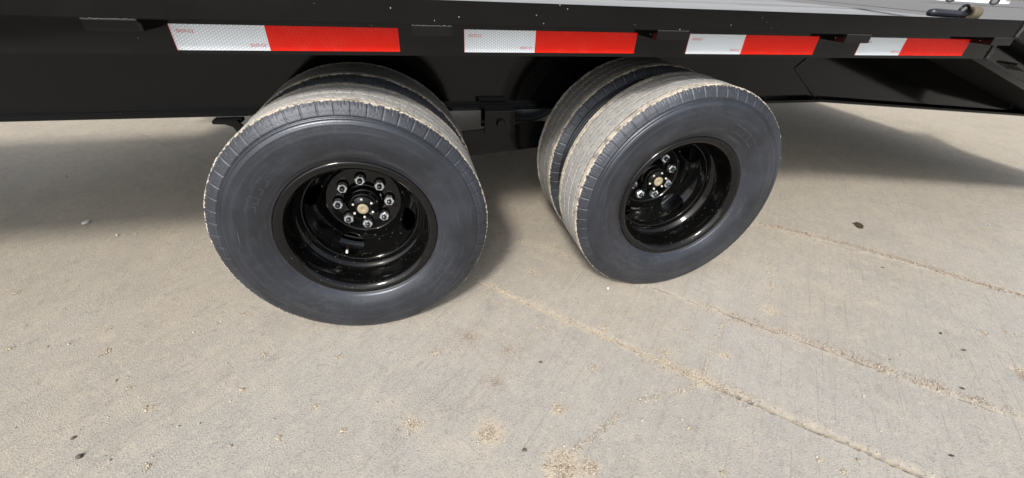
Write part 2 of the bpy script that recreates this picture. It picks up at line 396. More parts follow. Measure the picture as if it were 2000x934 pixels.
sprinkle_line([(1.153,-.216),(1.266,-.337),(1.423,-.459),(1.577,-.616),(1.744,-.774),(1.846,-.866),(2.1,-1.1)], 1500, .010, .001, .0023)
sprinkle_line([(1.35,-.40),(1.577,-.60),(1.744,-.755)], 900, .018, .001, .002, 1.0)
sprinkle_line([(1.838,.239),(2.122,-.006),(2.301,-.206),(2.384,-.315),(2.522,-.482)], 1300, .013, .0012, .0026)
sprinkle_line([(.991,-.547),(.93,-.565),(.851,-.572),(.751,-.567),(.667,-.607),(.572,-.647),(.49,-.671),(.428,-.69)], 1900, .0055, .001, .0022)
sprinkle_line([(.991,-.547),(1.071,-.474),(1.154,-.401),(1.2,-.36),(1.258,-.349)], 1500, .005, .001, .002)
sprinkle_line([(1.7,-.024),(1.62,-.12),(1.586,-.182),(1.471,-.283),(1.429,-.331)], 1000, .007, .001, .0022)
sprinkle_line([(-.08,-.10),(.1,-.07),(.19,-.20),(.3,-.33)], 700, .03, .0009, .0018)
CLUMPS=[(0.31,-0.569,0.049),(0.518,-0.545,0.024),(0.106,-0.504,0.034),(0.478,-0.704,0.06),(0.548,-0.719,0.032),(-0.889,0.082,0.017),(-0.844,-0.034,0.023),(-0.707,-0.202,0.012),(-0.618,-0.288,0.016),(-0.382,-0.281,0.012),(-0.162,-0.384,0.017),(-0.121,-0.212,0.016),(-0.352,-0.154,0.016),(-1.151,0.045,0.014),(-1.328,0.356,0.017),(-0.242,-0.462,0.011),(-0.079,-0.478,0.014),(-0.54,-0.47,0.011),(-0.472,0.061,0.016),(1.068,-0.343,0.015),(1.443,-0.326,0.036),(1.125,-0.475,0.024),(0.856,-0.678,0.013),(2.122,-0.593,0.015),(2.211,-0.607,0.015),(2.042,-0.742,0.024),(0.872,-0.805,0.012),(1.146,-0.834,0.012),(1.182,-0.872,0.013),(1.552,-0.214,0.021),(0.782,-0.277,0.026),(0.617,0.082,0.03),(0.567,-0.231,0.018),(0.147,-0.036,0.027),(0.187,-0.264,0.023),(0.936,-0.427,0.028),(0.676,-0.433,0.023)]
for cx, cy, r in CLUMPS:
    a0 = random.uniform(0, 6.3)
    for _ in range(int(90+r*r*180000)):
        a = random.uniform(0, 2*PI); d = abs(random.gauss(0, .5))*r*(1+.35*math.sin(3*a+a0))
        grain(cx+d*math.cos(a), cy+d*math.sin(a)*.9, random.uniform(.0008, .0019)*(1 if random.random() < .9 else 1.8))
for _ in range(9000):                                       # stray grains everywhere
    x, y = random.uniform(-2.2, 3.4), random.uniform(-1.0, 1.6)
    grain(x, y, random.uniform(.0006, .0014)*(1 if random.random() < .97 else 1.9))
def grains_mesh(name, G, mat):
    G = np.array(G); n = len(G)
    sc_ = G[:, 2][:, None, None]*rng.uniform(.7, 1.3, (n, 1, 3))*np.array([1, 1, .8])
    a = rng.uniform(0, 2*PI, n); c, s = np.cos(a), np.sin(a)
    V = oct_v[None]*sc_; X = V[..., 0]*c[:, None]-V[..., 1]*s[:, None]; Y = V[..., 0]*s[:, None]+V[..., 1]*c[:, None]
    Z = V[..., 2]+(GZ+SL*G[:, 0]+G[:, 2]*.35)[:, None]
    P = np.stack([X+G[:, 0][:, None], Y+G[:, 1][:, None], Z], -1).reshape(-1, 3)
    Fc = (oct_f[None]+(np.arange(n)*6)[:, None, None]).reshape(-1, 3)
    me = bpy.data.meshes.new(name); me.vertices.add(len(P)); me.vertices.foreach_set('co', P.ravel())
    me.loops.add(Fc.size); me.loops.foreach_set('vertex_index', Fc.ravel())
    me.polygons.add(len(Fc)); me.polygons.foreach_set('loop_start', np.arange(len(Fc))*3)
    me.update(calc_edges=True); me.validate(); me.materials.append(mat); return me
SANDG = GR; GR = []
sprinkle_line([(1.266,-.31),(1.423,-.44),(1.577,-.595),(1.744,-.75),(1.80,-.80)], 1500, .012, .0011, .0024, -1.0)
sprinkle_line([(1.153,-.20),(1.30,-.33)], 1200, .010, .001, .002)
sprinkle_line([(1.75,.32),(1.838,.239),(2.122,-.006),(2.301,-.206),(2.384,-.315),(2.522,-.482),(2.8,-.76)], 1600, .009, .0012, .0028)
sprinkle_line([(.50,.40),(.612,.331),(.789,.183),(.86,.05)], 900, .012, .001, .002)
sprinkle_line([(.60,.10),(.70,-.02),(.80,-.12)], 800, .03, .001, .002)
for cx, cy, r in ((.31,-.569,.03), (.518,-.545,.022), (.478,-.704,.05), (.548,-.719,.025), (.30,-.22,.08), (.42,-.30,.07), (.36,-.42,.05), (2.02,-.76,.03)):
    for _ in range(int(60+r*r*60000)):
        a = random.uniform(0, 2*PI); d = abs(random.gauss(0, .5))*r; grain(cx+d*math.cos(a), cy+d*math.sin(a), random.uniform(.0009, .0018))
k = Mat('brown_grit'); oi = k.n('ShaderNodeNewGeometry').outputs['Random Per Island']
GRIT = k.set(k.mix(oi, (.19, .145, .11), (.46, .375, .295)), .95, spec=.2)
tag(link('grit', grains_mesh('grit', GR, GRIT)), 'reddish brown grit along the thin lines and spills on the concrete', 'grit', kind='stuff')
GR = SANDG
tag(link('sand', grains_mesh('sand', GR, SAND)), 'loose tan sand and grit lying in the joints and patches of the concrete', 'sand', kind='stuff')

# pebbles, leaf bits, scrap, oil spot
def rock_mesh(seed, r, flat=.7):
    bm = bmesh.new(); bmesh.ops.create_icosphere(bm, subdivisions=2, radius=1); rr = random.Random(seed)
    dirs = [Vector((rr.uniform(-1, 1), rr.uniform(-1, 1), rr.uniform(-1, 1))).normalized() for _ in range(7)]
    cut = [rr.uniform(.62, .9) for _ in dirs]; sx, sy = rr.uniform(.8, 1.3), rr.uniform(.7, 1.0)
    for v in bm.verts:
        for d, c_ in zip(dirs, cut):
            e = v.co.dot(d)-c_
            if e > 0: v.co -= d*e*.85
        v.co = Vector((v.co.x*sx*r, v.co.y*sy*r, v.co.z*flat*r))
    me = bpy.data.meshes.new('pebble'); bm.to_mesh(me); bm.free(); return me
rocks = [rock_mesh(i, 1) for i in range(6)]
for m_ in rocks: m_.materials.append(STONE)
PB=[(-0.757,-0.167),(-0.727,-0.161),(-0.455,-0.168),(-0.401,-0.315),(-0.438,-0.247),(-0.513,-0.369),(-0.359,-0.458),(-0.107,-0.53),(-0.541,-0.446),(-0.641,-0.433),(-0.932,-0.28),(-0.608,-0.002),(-0.537,0.036),(-0.685,0.18),(-1.17,0.152),(-0.98,0.026),(-1.039,0.028),(-0.267,-0.402),(-0.461,-0.372),(-0.711,-0.296),(0.009,-0.41),(0.053,-0.42),(0.613,-0.681),(0.644,-0.709),(0.741,-0.628),(1.132,-0.375),(0.774,-0.742),(0.437,-0.321),(0.574,-0.513),(1.469,-0.609),(1.246,-0.856),(0.854,-0.651),(1.029,-0.731),(1.715,-0.607),(1.441,-0.704),(1.347,-0.507),(-1.469,1.741),(-1.788,1.468),(-1.102,0.719),(-1.178,0.722),(-1.085,1.521),(2.983,1.101),(3.015,0.974),(3.749,0.861),(2.547,-0.148),(2.576,0.162),(3.346,0.423)]
for i, (x, y) in enumerate(PB):
    o = link('pebble', rocks[i % 6]); r = random.uniform(.0026, .0046)*(1.5 if y > .6 else 1)
    o.scale = (r, r, r); o.location = (x, y, gz(x)+r*.5); o.rotation_euler = (0, 0, random.uniform(0, 6))
    where = 'lying in the shade under the trailer' if y > .7 else ('on the sunny concrete in front of and left of the left wheel' if x < .1 else ('in the foreground to the right of the left wheel' if x < 1.05 else 'on the sunny concrete before and beyond the right wheel'))
    tag(o, 'small pale pebble '+where, 'pebble', 'small pale pebbles '+where)
def stone(x, y, r, mat, label, seed, flat=.7):
    me = rock_mesh(seed, r, flat); me.materials.append(mat)
    o = link('stone', me, loc=(x, y, gz(x)+r*flat*.55), rot=(0, 0, random.uniform(0, 6))); tag(o, label, 'stone'); return o
stone(-1.378, .87, .015, WSTONE, 'flat white stone in the shade left of the front wheel', 31, .45)
stone(.883, -.086, .0075, WSTONE, 'round white stone on the concrete just in front of the right tyre', 32, .8)
stone(-.718, -.406, .0085, DSTONE, 'largest dark stone near the lower left corner of the concrete', 33)
stone(-.765, -.345, .006, DSTONE, 'flat dark chip just behind the largest dark stone at lower left', 34, .5)
stone(.392, -.638, .006, DSTONE, 'brown stone at the left tip of the gravel patch in the foreground', 35)
stone(.516, -.374, .006, DSTONE, 'lone dark stone on the concrete between wheels and gravel patch', 36, .5)
LFS = ['dark leaf scrap right of the sandy strip, second from the top', 'dark leaf scrap near the right edge, in the middle of three', 'dark leaf scrap beside the sandy strip at far right', 'dark leaf scrap nearest the lower right corner of the pavement', 'small dark leaf scrap below the oil spot on the right']
for (x, y), lb in zip([(1.959,-.56),(1.953,-.637),(1.772,-.751),(1.503,-.902),(2.128,-.21)], LFS):
    bm = bmesh.new(); n = 7; a0 = random.uniform(0, 3)
    top = [bm.verts.new((.0065*math.cos(2*PI*i/n)*(1+.2*random.random()), .0032*math.sin(2*PI*i/n), .0012+.002*random.random())) for i in range(n)]
    f = bm.faces.new(top); r_ = bmesh.ops.extrude_face_region(bm, geom=[f])
    for v in r_['geom']:
        if isinstance(v, bmesh.types.BMVert): v.co.z += .0012
    tag(fin('leaf_scrap', bm, LEAF, None, (x, y, gz(x)+.0005), (0, 0, a0)), lb, 'leaf')
bm = bmesh.new(); n = 36
ring = [bm.verts.new(((.021+.003*math.sin(3*t)+.002*math.sin(7*t+1))*math.cos(t), (.035+.004*math.sin(2*t)+.002*math.sin(5*t))*math.sin(t), 0)) for t in np.arange(n)*2*PI/n]
f = bm.faces.new(ring); r_ = bmesh.ops.extrude_face_region(bm, geom=[f])
for v in r_['geom']:
    if isinstance(v, bmesh.types.BMVert): v.co.z += .001; v.co.x *= .96; v.co.y *= .96
tag(fin('oil_spot', bm, OIL, None, (2.354, .098, gz(2.354)+.002), (0, -math.atan(SL), math.radians(-35))), 'dark brown oval oil spot on the concrete right of the rear wheel', 'oil spot')
bm = bmesh.new(); rr = random.Random(4)
for i in range(5):
    a = i*1.3; p = [bm.verts.new((.018*math.cos(a), .012*math.sin(a), .002+.004*rr.random())), bm.verts.new((.004, .0, .008)), bm.verts.new((.018*math.cos(a+.6), .010*math.sin(a+.6), .001))]
    bm.faces.new(p)
bmesh.ops.solidify(bm, geom=bm.faces[:], thickness=.0008)
tag(fin('plastic_scrap', bm, SCRAP, None, (3.04, -.035, gz(3.04)+.001)), 'crumpled clear plastic scrap near the right edge of the concrete', 'plastic scrap')

# ------------------------------------------------------------------ the trailer
T = tag(empty('flatbed_trailer', (0, 0, 0)), 'black flatbed trailer with dual rear wheels and red and white reflective tape', 'trailer')
XL, XK = -4.0, 2.127                   # left end, knee where the beaver tail begins
TS = math.tan(math.radians(16))        # slope of the tail
def tail(x): return -(x-XK)*TS if x > XK else 0.0
XT = 3.95
def run_prism(name, poly, mat, x_end=XT, x0=XL, sub=True, knee=XK, slope=TS):
    """(y, z) section run along the frame: level up to the knee, then down the tail"""
    bm = bmesh.new(); sec = []
    for x in ([x0, knee, x_end] if x_end > knee else [x0, x_end]):
        dz = -(x-knee)*slope if x > knee else 0
        sec.append([bm.verts.new((x, y, z+dz)) for y, z in poly])
    n = len(poly)
    for a, b in zip(sec[:-1], sec[1:]):
        for i in range(n): bm.faces.new((a[i], b[i], b[(i+1) % n], a[(i+1) % n]))
    bm.faces.new(sec[0]); bm.faces.new(sec[-1][::-1])
    es = [e for e in bm.edges if abs((e.verts[0].co-e.verts[1].co).normalized().x) > .5]
    bmesh.ops.bevel(bm, geom=es, offset={'beam_flange': .0045, 'rub_rail': .0025}.get(name, .0012), segments=2, affect='EDGES')
    return fin(name, bm, mat, T)
# outer rub rail, side channel behind it
run_prism('rub_rail', [(-.155, .947), (-.155, .9965), (-.143, .9965), (-.143, .947)], RAILPAINT, knee=2.09)
run_prism('side_channel', [(-.095, .875), (-.095, .985), (-.035, .985), (-.035, .977), (-.086, .977), (-.086, .884), (-.035, .884), (-.035, .875)], PAINT)
# stake pockets: three-sided boxes between rail and channel
def pocket_mesh():
    bm = bmesh.new()
    bm_box(bm, 0, .09, -.1545, -.149, .925, .946, .0012)
    bm_box(bm, 0, .006, -.1488, -.0952, .925, .993, .001); bm_box(bm, .084, .09, -.1488, -.0952, .925, .993, .001)
    bmesh.ops.recalc_face_normals(bm, faces=bm.faces)
    me = bpy.data.meshes.new('stake_pocket'); bm.to_mesh(me); bm.free(); me.materials.append(PAINT); return me
pm = pocket_mesh()
for x in (-1.005, -.401, .203, .809, 1.412, 2.0): link('stake_pocket', pm, T, loc=(x, 0, 0))
# weld beads where pockets meet the rail
wv, wf = tube_pts([(t*.09, .0007*math.sin(t*60), .0005*math.sin(t*41)) for t in np.linspace(0, 1, 24)], [.0014+.0004*math.sin(i*2.1) for i in range(24)], 6)
wme = mesh_np('weld_bead', wv, wf, True); wme.materials.append(WELD)
for x in (-.401, .203, .809, 1.412, 2.0): link('weld_bead', wme, T, loc=(x, -.1535, .9465))
# knee welds
def weld(pts, r, name='weld_seam'):
    P = []
    for a, b in zip(pts[:-1], pts[1:]):
        n = max(2, int((Vector(b)-Vector(a)).length/.006))
        for i in range(n): P.append(Vector(a).lerp(Vector(b), i/n)+Vector((random.uniform(-1, 1), random.uniform(-1, 1), random.uniform(-1, 1)))*r*.18)
    P.append(Vector(pts[-1])); v, f = tube_pts(P, [r*random.uniform(.85, 1.15) for _ in P], 7)
    return link(name, mesh_np(name, v, f, True), T, WELD)
weld([(2.127, -.096, .876), (2.127, -.096, .94)], .006); weld([(2.088, -.156, .948), (2.091, -.156, .996)], .005)
# main beam web and flanges behind the wheels
YB = .52; KB = 2.2; SB = .0715
run_prism('main_beam', [(YB, .584), (YB, .885), (YB+.009, .885), (YB+.009, .584)], PAINT, knee=KB, slope=SB, x_end=3.97)
run_prism('beam_flange', [(.468, .572), (.468, .5838), (.58, .5838), (.58, .572)], PAINT, knee=KB, slope=SB, x_end=3.97)
weld([(2.058, YB-.001, .775), (2.006, YB-.001, .725), (2.201, YB-.001, .586)], .0055)
weld([(3.733, YB-.001, .485), (3.617, YB-.001, .68)], .004)
run_prism('top_flange', [(.468, .8855), (.468, .897), (.58, .897), (.58, .8855)], PAINT, knee=KB, slope=SB, x_end=2.2)
# far beam, far channel: cut short with the deck at XO to let sun under
XO = -1.75
YF = 2.36-.02
run_prism('main_beam', [(YF-YB+.0, .584), (YF-YB, .885), (YF-YB+.009, .885), (YF-YB+.009, .584)], PAINT, knee=KB, slope=SB, x_end=3.97, x0=XO)
run_prism('side_channel', [(YF+.04, .875), (YF+.04, .985), (YF+.10, .985), (YF+.10, .875)], PAINT, x0=XO)
run_prism('rub_rail', [(YF+.15, .947), (YF+.15, .9965), (YF+.162, .9965), (YF+.162, .947)], RAILPAINT, knee=2.09, x0=XO)
# cross members
cmm = None
for x in (-3.6, -3.0, -2.4):
    box('cross_member', (x-.03, x+.03, -.033, 1.165, .898, .965), PAINT, T)
for x in np.arange(-1.7, 2.1, .61):
    if cmm is None:
        bm = bmesh.new(); bm_box(bm, -.03, .03, -.033, YF+.037, .898, .965)
        cm = fin('cross_member', bm, PAINT, T, loc=(x, 0, 0)); cmm = cm.data
    else: link('cross_member', cmm, T, loc=(x, 0, 0))
run_prism('blackout_sheet', [(-.033, .9725), (-.033, .9665), (1.17, .9665), (1.17, .9725)], UNDER)  # black sheet added under the boards to block sun and darken the underside
# deck boards along the trailer, with gaps
y = -.03; i = 0
while y < YF+.03:
    wd = .138; z1 = .984+random.uniform(-.0015, .0015)
    bm = bmesh.new(); sec = []
    for x in (XL if y < 1.1 else XO, XK, XT):
        dz = tail(x); sec.append([bm.verts.new((x, yy, zz+dz)) for yy, zz in ((y, .9735), (y, z1), (y+wd, z1), (y+wd, .9735))])
    for a, b in zip(sec[:-1], sec[1:]):
        for q_ in range(4): bm.faces.new((a[q_], b[q_], b[(q_+1) % 4], a[(q_+1) % 4]))
    bm.faces.new(sec[0]); bm.faces.new(sec[-1][::-1])
    fin('deck_board', bm, DECK, T)
    y += wd+.006; i += 1
# hangers, equalizer, bolt
bm = bmesh.new()
bm_box(bm, .467, .594, .402, .412, .500, .588, .002); bm_box(bm, .467, .594, .487, .497, .500, .571, .002)
bm_box(bm, .474, .588, .4122, .4868, .5722, .586, .001)
hang = fin('spring_hanger', bm, PAINT, T)
def hexprism(r, d, n=6):
    bm = bmesh.new(); bmesh.ops.create_cone(bm, cap_ends=True, segments=n, radius1=r, radius2=r, depth=d)
    bmesh.ops.bevel(bm, geom=[e for e in bm.edges if e.calc_face_angle(0) > 1.2], offset=r*.08, segments=1, affect='EDGES')
    bmesh.ops.rotate(bm, verts=bm.verts, matrix=Matrix.Rotation(PI/2, 3, 'X')); return bm
fin('bolt', hexprism(.0165, .014), PAINT, hang, (.532, .3945, .541), (0, .2, 0))
fin('washer', hexprism(.0195, .004, 24), PAINT, hang, (.532, .4005, .541))
bm = bmesh.new(); bm_prism(bm, [(.18, .40), (.18, .46), (.30, .487), (.467, .500), (.72, .527), (.90, .50), (.92, .42), (.72, .413), (.438, .388), (.30, .385)], .445, .458)
fin('equalizer', bm, PAINT, T)
bm = bmesh.new(); bm_prism(bm, [(-.50, .571), (-.42, .571), (-.405, .545), (-.385, .50), (-.40, .48), (-.42, .50), (-.44, .548), (-.462, .558), (-.50, .560)], .425, .435)
bm_box(bm, -.50, -.41, .4355, .47, .5605, .5715); fin('spring_hanger', bm, PAINT, T)
bm = bmesh.new(); bm_prism(bm, [(1.34, .571), (1.50, .571), (1.49, .54), (1.46, .48), (1.40, .48)], .43, .44); fin('spring_hanger', bm, PAINT, T)
# small lit tie clip on the tail
bm = bmesh.new(); bm_box(bm, 2.245, 2.325, -.125, -.0955, .845, .853, .001); bmesh.ops.rotate(bm, verts=bm.verts, cent=(2.25, -.1, .85), matrix=Matrix.Rotation(math.radians(16), 3, 'Y'))
fin('tie_clip', bm, PAINT, T, loc=(0, 0, .012))

# reflective tapes
def text_mesh(s, size, depth=.0004):
    cu = bpy.data.curves.new('t', 'FONT'); cu.body = s; cu.size = size; cu.extrude = depth; cu.align_x = 'CENTER'; cu.resolution_u = 2
    o = bpy.data.objects.new('t', cu); COL.objects.link(o); dg = bpy.context.evaluated_depsgraph_get(); dg.update()
    me = bpy.data.meshes.new_from_object(o.evaluated_get(dg)); bpy.data.objects.remove(o); bpy.data.curves.remove(cu); me.materials.clear(); return me
tmk = text_mesh('DOT-C2', .0085, .0002); tmk.materials.append(REDINK)
for j, (x, wa, wb, tz) in enumerate([(-.2866, .1796, .28, .8838), (.3273, .1789, .2801, .8838), (.9458, .1795, .2581, .8838), (1.5596-.012, .177, .279, .8838)]):
    bm = bmesh.new(); bm_box(bm, 0, wa, -.0958, -.0952, 0, .05); t = fin('reflective_tape', bm, TAPEW, T, (x, 0, tz))
    bm = bmesh.new(); bm_box(bm, wa, wa+wb, -.0958, -.0952, 0, .05); fin('red_band', bm, TAPER, t)
    bm = bmesh.new(); bm_box(bm, -.0011, 0, -.0958, -.0952, 0, .05); fin('red_edge', bm, REDINK, t)
    link('marking', tmk, t, loc=(.026, -.0961, .034), rot=(PI/2, 0, 0)); link('marking', tmk, t, loc=(wa-.022, -.0961, .008), rot=(PI/2, 0, 0))

# ------------------------------------------------------------------ wheels
NB = 60; PER = 20; NT = NB*PER
def tyre_mesh():
    side = smooth_prof([(.214, -.079), (.226, -.0885), (.240, -.0985), (.268, -.1115), (.300, -.1175), (.328, -.1165), (.345, -.1130), (.356, -.1092), (.368, -.1042), (.378, -.0985), (.3855, -.0925), (.3895, -.0865)], 6)
    cr = [(.391-.0016*(yy/.083)**2*.6, yy) for yy in np.arange(-.0845, .0846, .0013)]
    p = np.vstack([side, np.array(cr), side[::-1]*np.array([1, -1])]); m = len(p)
    t = np.arange(NT)*2*PI/NT; r = np.repeat(p[None, :, 0], NT, 0); y = np.repeat(p[None, :, 1], NT, 0)
    bl = (np.arange(NT) % PER)/PER; ph = np.arange(NT)/PER
    ay = np.abs(p[:, 1]); sh = (ay > .0935) & (p[:, 0] > .358)
    tri = lambda q: np.abs((q % 1)*2-1)*2-1
    # normals of the profile
    d = np.gradient(p, axis=0); d /= np.linalg.norm(d, axis=1)[:, None]; nr, ny = d[:, 1].copy(), -d[:, 0].copy()
    fl = (nr*p[:, 0]*0+ny*np.sign(p[:, 1]+1e-9)) < 0; 
    side_sel = ay > .087; nr = np.where(side_sel & fl, -nr, nr); ny = np.where(side_sel & fl, -ny, ny)
    D = np.zeros((NT, m))
    # tread grooves, zigzag
    for y0, wgr, ph0 in ((-.0635, .0029, 0), (-.022, .0027, .25), (.022, .0027, .5), (.0635, .0029, .75)):
        c = y0+.0022*tri(ph*2+ph0)
        D -= (np.abs(p[None, :, 1]-c[:, None]) < wgr)*((ay < .085)[None, :])*.0085
    # sipes across ribs
    sip = (np.arange(NT) % PER == 0)
    rib = (np.abs(np.abs(p[:, 1])-.033) < .006) | (np.abs(p[:, 1]) < .007)
    D -= (sip[:, None] & rib[None, :])*.004
    # shoulder lugs: radial slots and short sipes
    slot = (np.arange(NT) % PER == 0)
    lug = (ay > .0885) & (p[:, 0] > .357)
    D -= (slot[:, None] & lug[None, :])*.0034
    out = (ay > .0845) & (ay < .0945)
    D -= ((np.arange(NT) % PER == PER//2)[:, None] & ((ay > .0905) & (p[:, 0] > .376))[None, :])*.0012
    D -= (((np.arange(NT) % PER == 6) | (np.arange(NT) % PER == 14))[:, None] & ((ay > .0885) & (p[:, 0] > .382))[None, :])*.0014
    zz = .3665+.0022*tri(ph*3)
    D -= (np.abs(p[None, :, 0]-zz[:, None]) < .0007)*((ay > .095)[None, :])*.0007
    # rings pressed into the side wall
    for r0, wr, dp in ((.3555, .0018, .0030), (.347, .0015, .0026), (.338, .0008, -.0010), (.2375, .0014, .0018), (.246, .001, -.0008), (.3155, .0009, -.0006)):
        D -= (np.abs(p[None, :, 0]-r0) < wr)*((ay > .085)[None, :])*dp
    # crumbs of sand along the tread edge
    band = np.clip(np.minimum((ay-.0665)/.002, (.0925-ay)/.004), 0, 1)*(p[:, 0] > .384)*np.where(ay > .081, 1, .45)
    nse = rng.random((NT, m)); nse = (nse+np.roll(nse, 1, 0)+np.roll(nse, 1, 1)+np.roll(np.roll(nse, 1, 0), 1, 1))/4
    lump = .5+.5*np.sin(ph*1.7)*np.sin(ph*.53+1)
    D += band[None, :]*(nse-.3)*.0058*(.45+.55*lump[:, None])*((~slot)[:, None])
    D += (rng.random((NT, m))-.5)*.0002
    r = r+D*nr[None]; y = y+D*ny[None]
    X = r*np.cos(t)[:, None]; Z = r*np.sin(t)[:, None]
    # flattened where it stands on the pavement
    lim = -.3835+SL*X; low = Z < lim
    bulge = np.clip((-.30-Z)/.085, 0, 1)**2*.006*np.sign(p[None, :, 1])*np.clip((ay[None]-.09)/.02, 0, 1)
    Z = np.where(low, lim, Z); y = y+bulge
    V = np.stack([X, y, Z], -1).reshape(-1, 3); Fq = grid_faces(NT, m)
    me = bpy.data.meshes.new('tyre'); me.vertices.add(len(V)); me.vertices.foreach_set('co', V.ravel())
    me.loops.add(Fq.size); me.loops.foreach_set('vertex_index', Fq.ravel())
    me.polygons.add(len(Fq)); me.polygons.foreach_set('loop_start', np.arange(len(Fq))*4)
    me.polygons.foreach_set('use_smooth', np.ones(len(Fq), bool)); me.update(calc_edges=True); me.validate(); me.materials.append(TYRE)
    return me
TY = tyre_mesh()
# smooth shading with crisp slots
def rim_mesh(flip=1):
    p = [(.218, -.078), (.2262, -.0815), (.2285, -.0865), (.2280, -.0915), (.2245, -.0940), (.2160, -.0925), (.2085, -.0870), (.2045, -.0800), (.2028, -.0700), (.2022, -.0560), (.2018, -.0300), (.2010, -.0160), (.1985, -.0080), (.1945, -.0020), (.1895, .0030), (.1850, .0090), (.1825, .0160), (.1815, .0230), (.1815, .030), (.1840, .040), (.1930, .050), (.2010, .056), (.2030, .066), (.2050, .080), (.2150, .0905), (.2280, .0915)]
    p = smooth_prof(p, 3); V, F_ = lathe(shell(p, .0035), 144, closed=True)
    me = mesh_np('wheel', V, F_, True); me.materials.append(RIMPAINT); return me
RIM = rim_mesh()
def disc_mesh():
    p = smooth_prof([(.1812, .018), (.1800, .026), (.1755, .043), (.1660, .057), (.1550, .073), (.1450, .090), (.1370, .108), (.1315, .119), (.1275, .1240), (.1225, .1275), (.1150, .1285), (.090, .1285), (.062, .1285)], 4)
    V, F_ = lathe(shell(p, .007), 144, closed=True)
    o = link('disc', mesh_np('disc', V, F_, True), None, RIMPAINT); o.data.validate()
    bm = bmesh.new(); bm.from_mesh(o.data); bmesh.ops.recalc_face_normals(bm, faces=bm.faces); bm.to_mesh(o.data); bm.free()
    cut = bmesh.new()
    for a in (67, 157, 247, 337):
        A = math.radians(a); r_ = bmesh.ops.create_cone(cut, cap_ends=True, segments=48, radius1=.040, radius2=.040, depth=.05)
        # drill square to the sloping disc
        ax = Vector((math.cos(A)*.75, .66, math.sin(A)*.75)).normalized()
        bmesh.ops.transform(cut, verts=r_['verts'], matrix=Matrix.Translation((math.cos(A)*.1560, .071, math.sin(A)*.1560)) @ Vector((0, 0, 1)).rotation_difference(Vector((-math.cos(A)*.86, -.51, -math.sin(A)*.86))).to_matrix().to_4x4())
    cme = bpy.data.meshes.new('cut'); cut.to_mesh(cme); cut.free(); co = link('cut', cme)
    md = o.modifiers.new('b', 'BOOLEAN'); md.operation = 'DIFFERENCE'; md.object = co; md.solver = 'EXACT'
    dg = bpy.context.evaluated_depsgraph_get(); dg.update()
    me = bpy.data.meshes.new_from_object(o.evaluated_get(dg)); me.name = 'wheel_disc'
    bpy.data.objects.remove(o); bpy.data.objects.remove(co); return me
DISC = disc_mesh()
def L(name, prof, n, mat, closed=False, caps=True, smooth=True):
    V, F_ = lathe(prof, n, closed, caps); me = mesh_np(name, V, F_, False)
    bm = bmesh.new(); bm.from_mesh(me); bmesh.ops.recalc_face_normals(bm, faces=bm.faces); bm.to_mesh(me); bm.free()
    if smooth: me.polygons.foreach_set('use_smooth', [len(p_.vertices) == 4 for p_ in me.polygons])
    me.materials.append(mat); return me
HUB = L('hub', [(.061, .150), (.061, .118), (.0600, .1165), (.0560, .1160), (.0545, .1145), (.0535, .096), (.0525, .094), (.0485, .0935), (.0470, .092), (.0465, .074), (.0455, .0725), (.040, .0720)], 64, PAINT)
CAPM = L('hub_cap', [(.0405, .0722), (.0405, .062), (.0400, .0612), (.027, .0608), (.0262, .0595), (.0200, .0590), (.0180, .0600), (.001, .0600)], 64, PAINT)
HEXM = (lambda b: b)(hexprism(.0445, .011)); 
bmesh.ops.rotate(HEXM, verts=HEXM.verts, matrix=Matrix.Rotation(PI/6, 3, 'Y')); bmesh.ops.recalc_face_normals(HEXM, faces=HEXM.faces)
HEXME = bpy.data.meshes.new('hub_flange'); HEXM.to_mesh(HEXME); HEXM.free(); HEXME.materials.append(PAINT)
WIN = L('oil_window', [(.0178, .0598), (.0178, .0535), (.0170, .0525), (.0045, .0522), (.0040, .0530), (.0005, .0530)], 40, WINDOW)
SCR = L('screw', [(.0040, .0610), (.0040, .0575), (.0030, .0560), (.0005, .0558)], 14, SCREW)
SLV = L('sleeve', [(.0205, .1283), (.0205, .1230), (.0185, .1210), (.0180, .1120), (.0172, .1105), (.010, .1100)], 24, PAINT)
bmn = hexprism(.0168, .016); bmesh.ops.recalc_face_normals(bmn, faces=bmn.faces); NUT = bpy.data.meshes.new('lug_nut'); bmn.to_mesh(NUT); bmn.free(); NUT.materials.append(ZINC)
sp = [(.0076, .112)]
for i in range(9): sp += [(.0078, .0985-i*.0016), (.0066, .0977-i*.0016)]
sp += [(.0060, .0835), (.0005, .0832)]
STD = L('stud', sp, 16, STUD)
DRM = L('brake_drum', [(.176, .42), (.176, .31), (.168, .30), (.06, .295)], 64, DRUM)
VAL = tube_pts([(0, .055, 0), (0, .030, 0), (0, .022, 0)], [.0042, .0038, .0038], 10)
VALME = mesh_np('valve_stem', *VAL, True); VALME.materials.append(BRASS)
VC = tube_pts([(0, .0218, 0), (0, .012, 0)], [.0046, .0042], 10); VCME = mesh_np('valve_cap', *VC); VCME.materials.append(WPLAST)
def arc_text(s, r, mid, size, yf, depth=.0009):
    me = text_mesh(s, size, depth)
    for v in me.vertices:
        a = mid-v.co.x/r; rr = r+v.co.y
        v.co = Vector((rr*math.cos(a), yf(rr)-v.co.z, rr*math.sin(a)))
    me.materials.append(RUBTXT); return me
def yside(r): return -float(np.interp(r, [.226, .240, .268, .300, .328, .345], [.0885, .0985, .1115, .1175, .1165, .1130]))
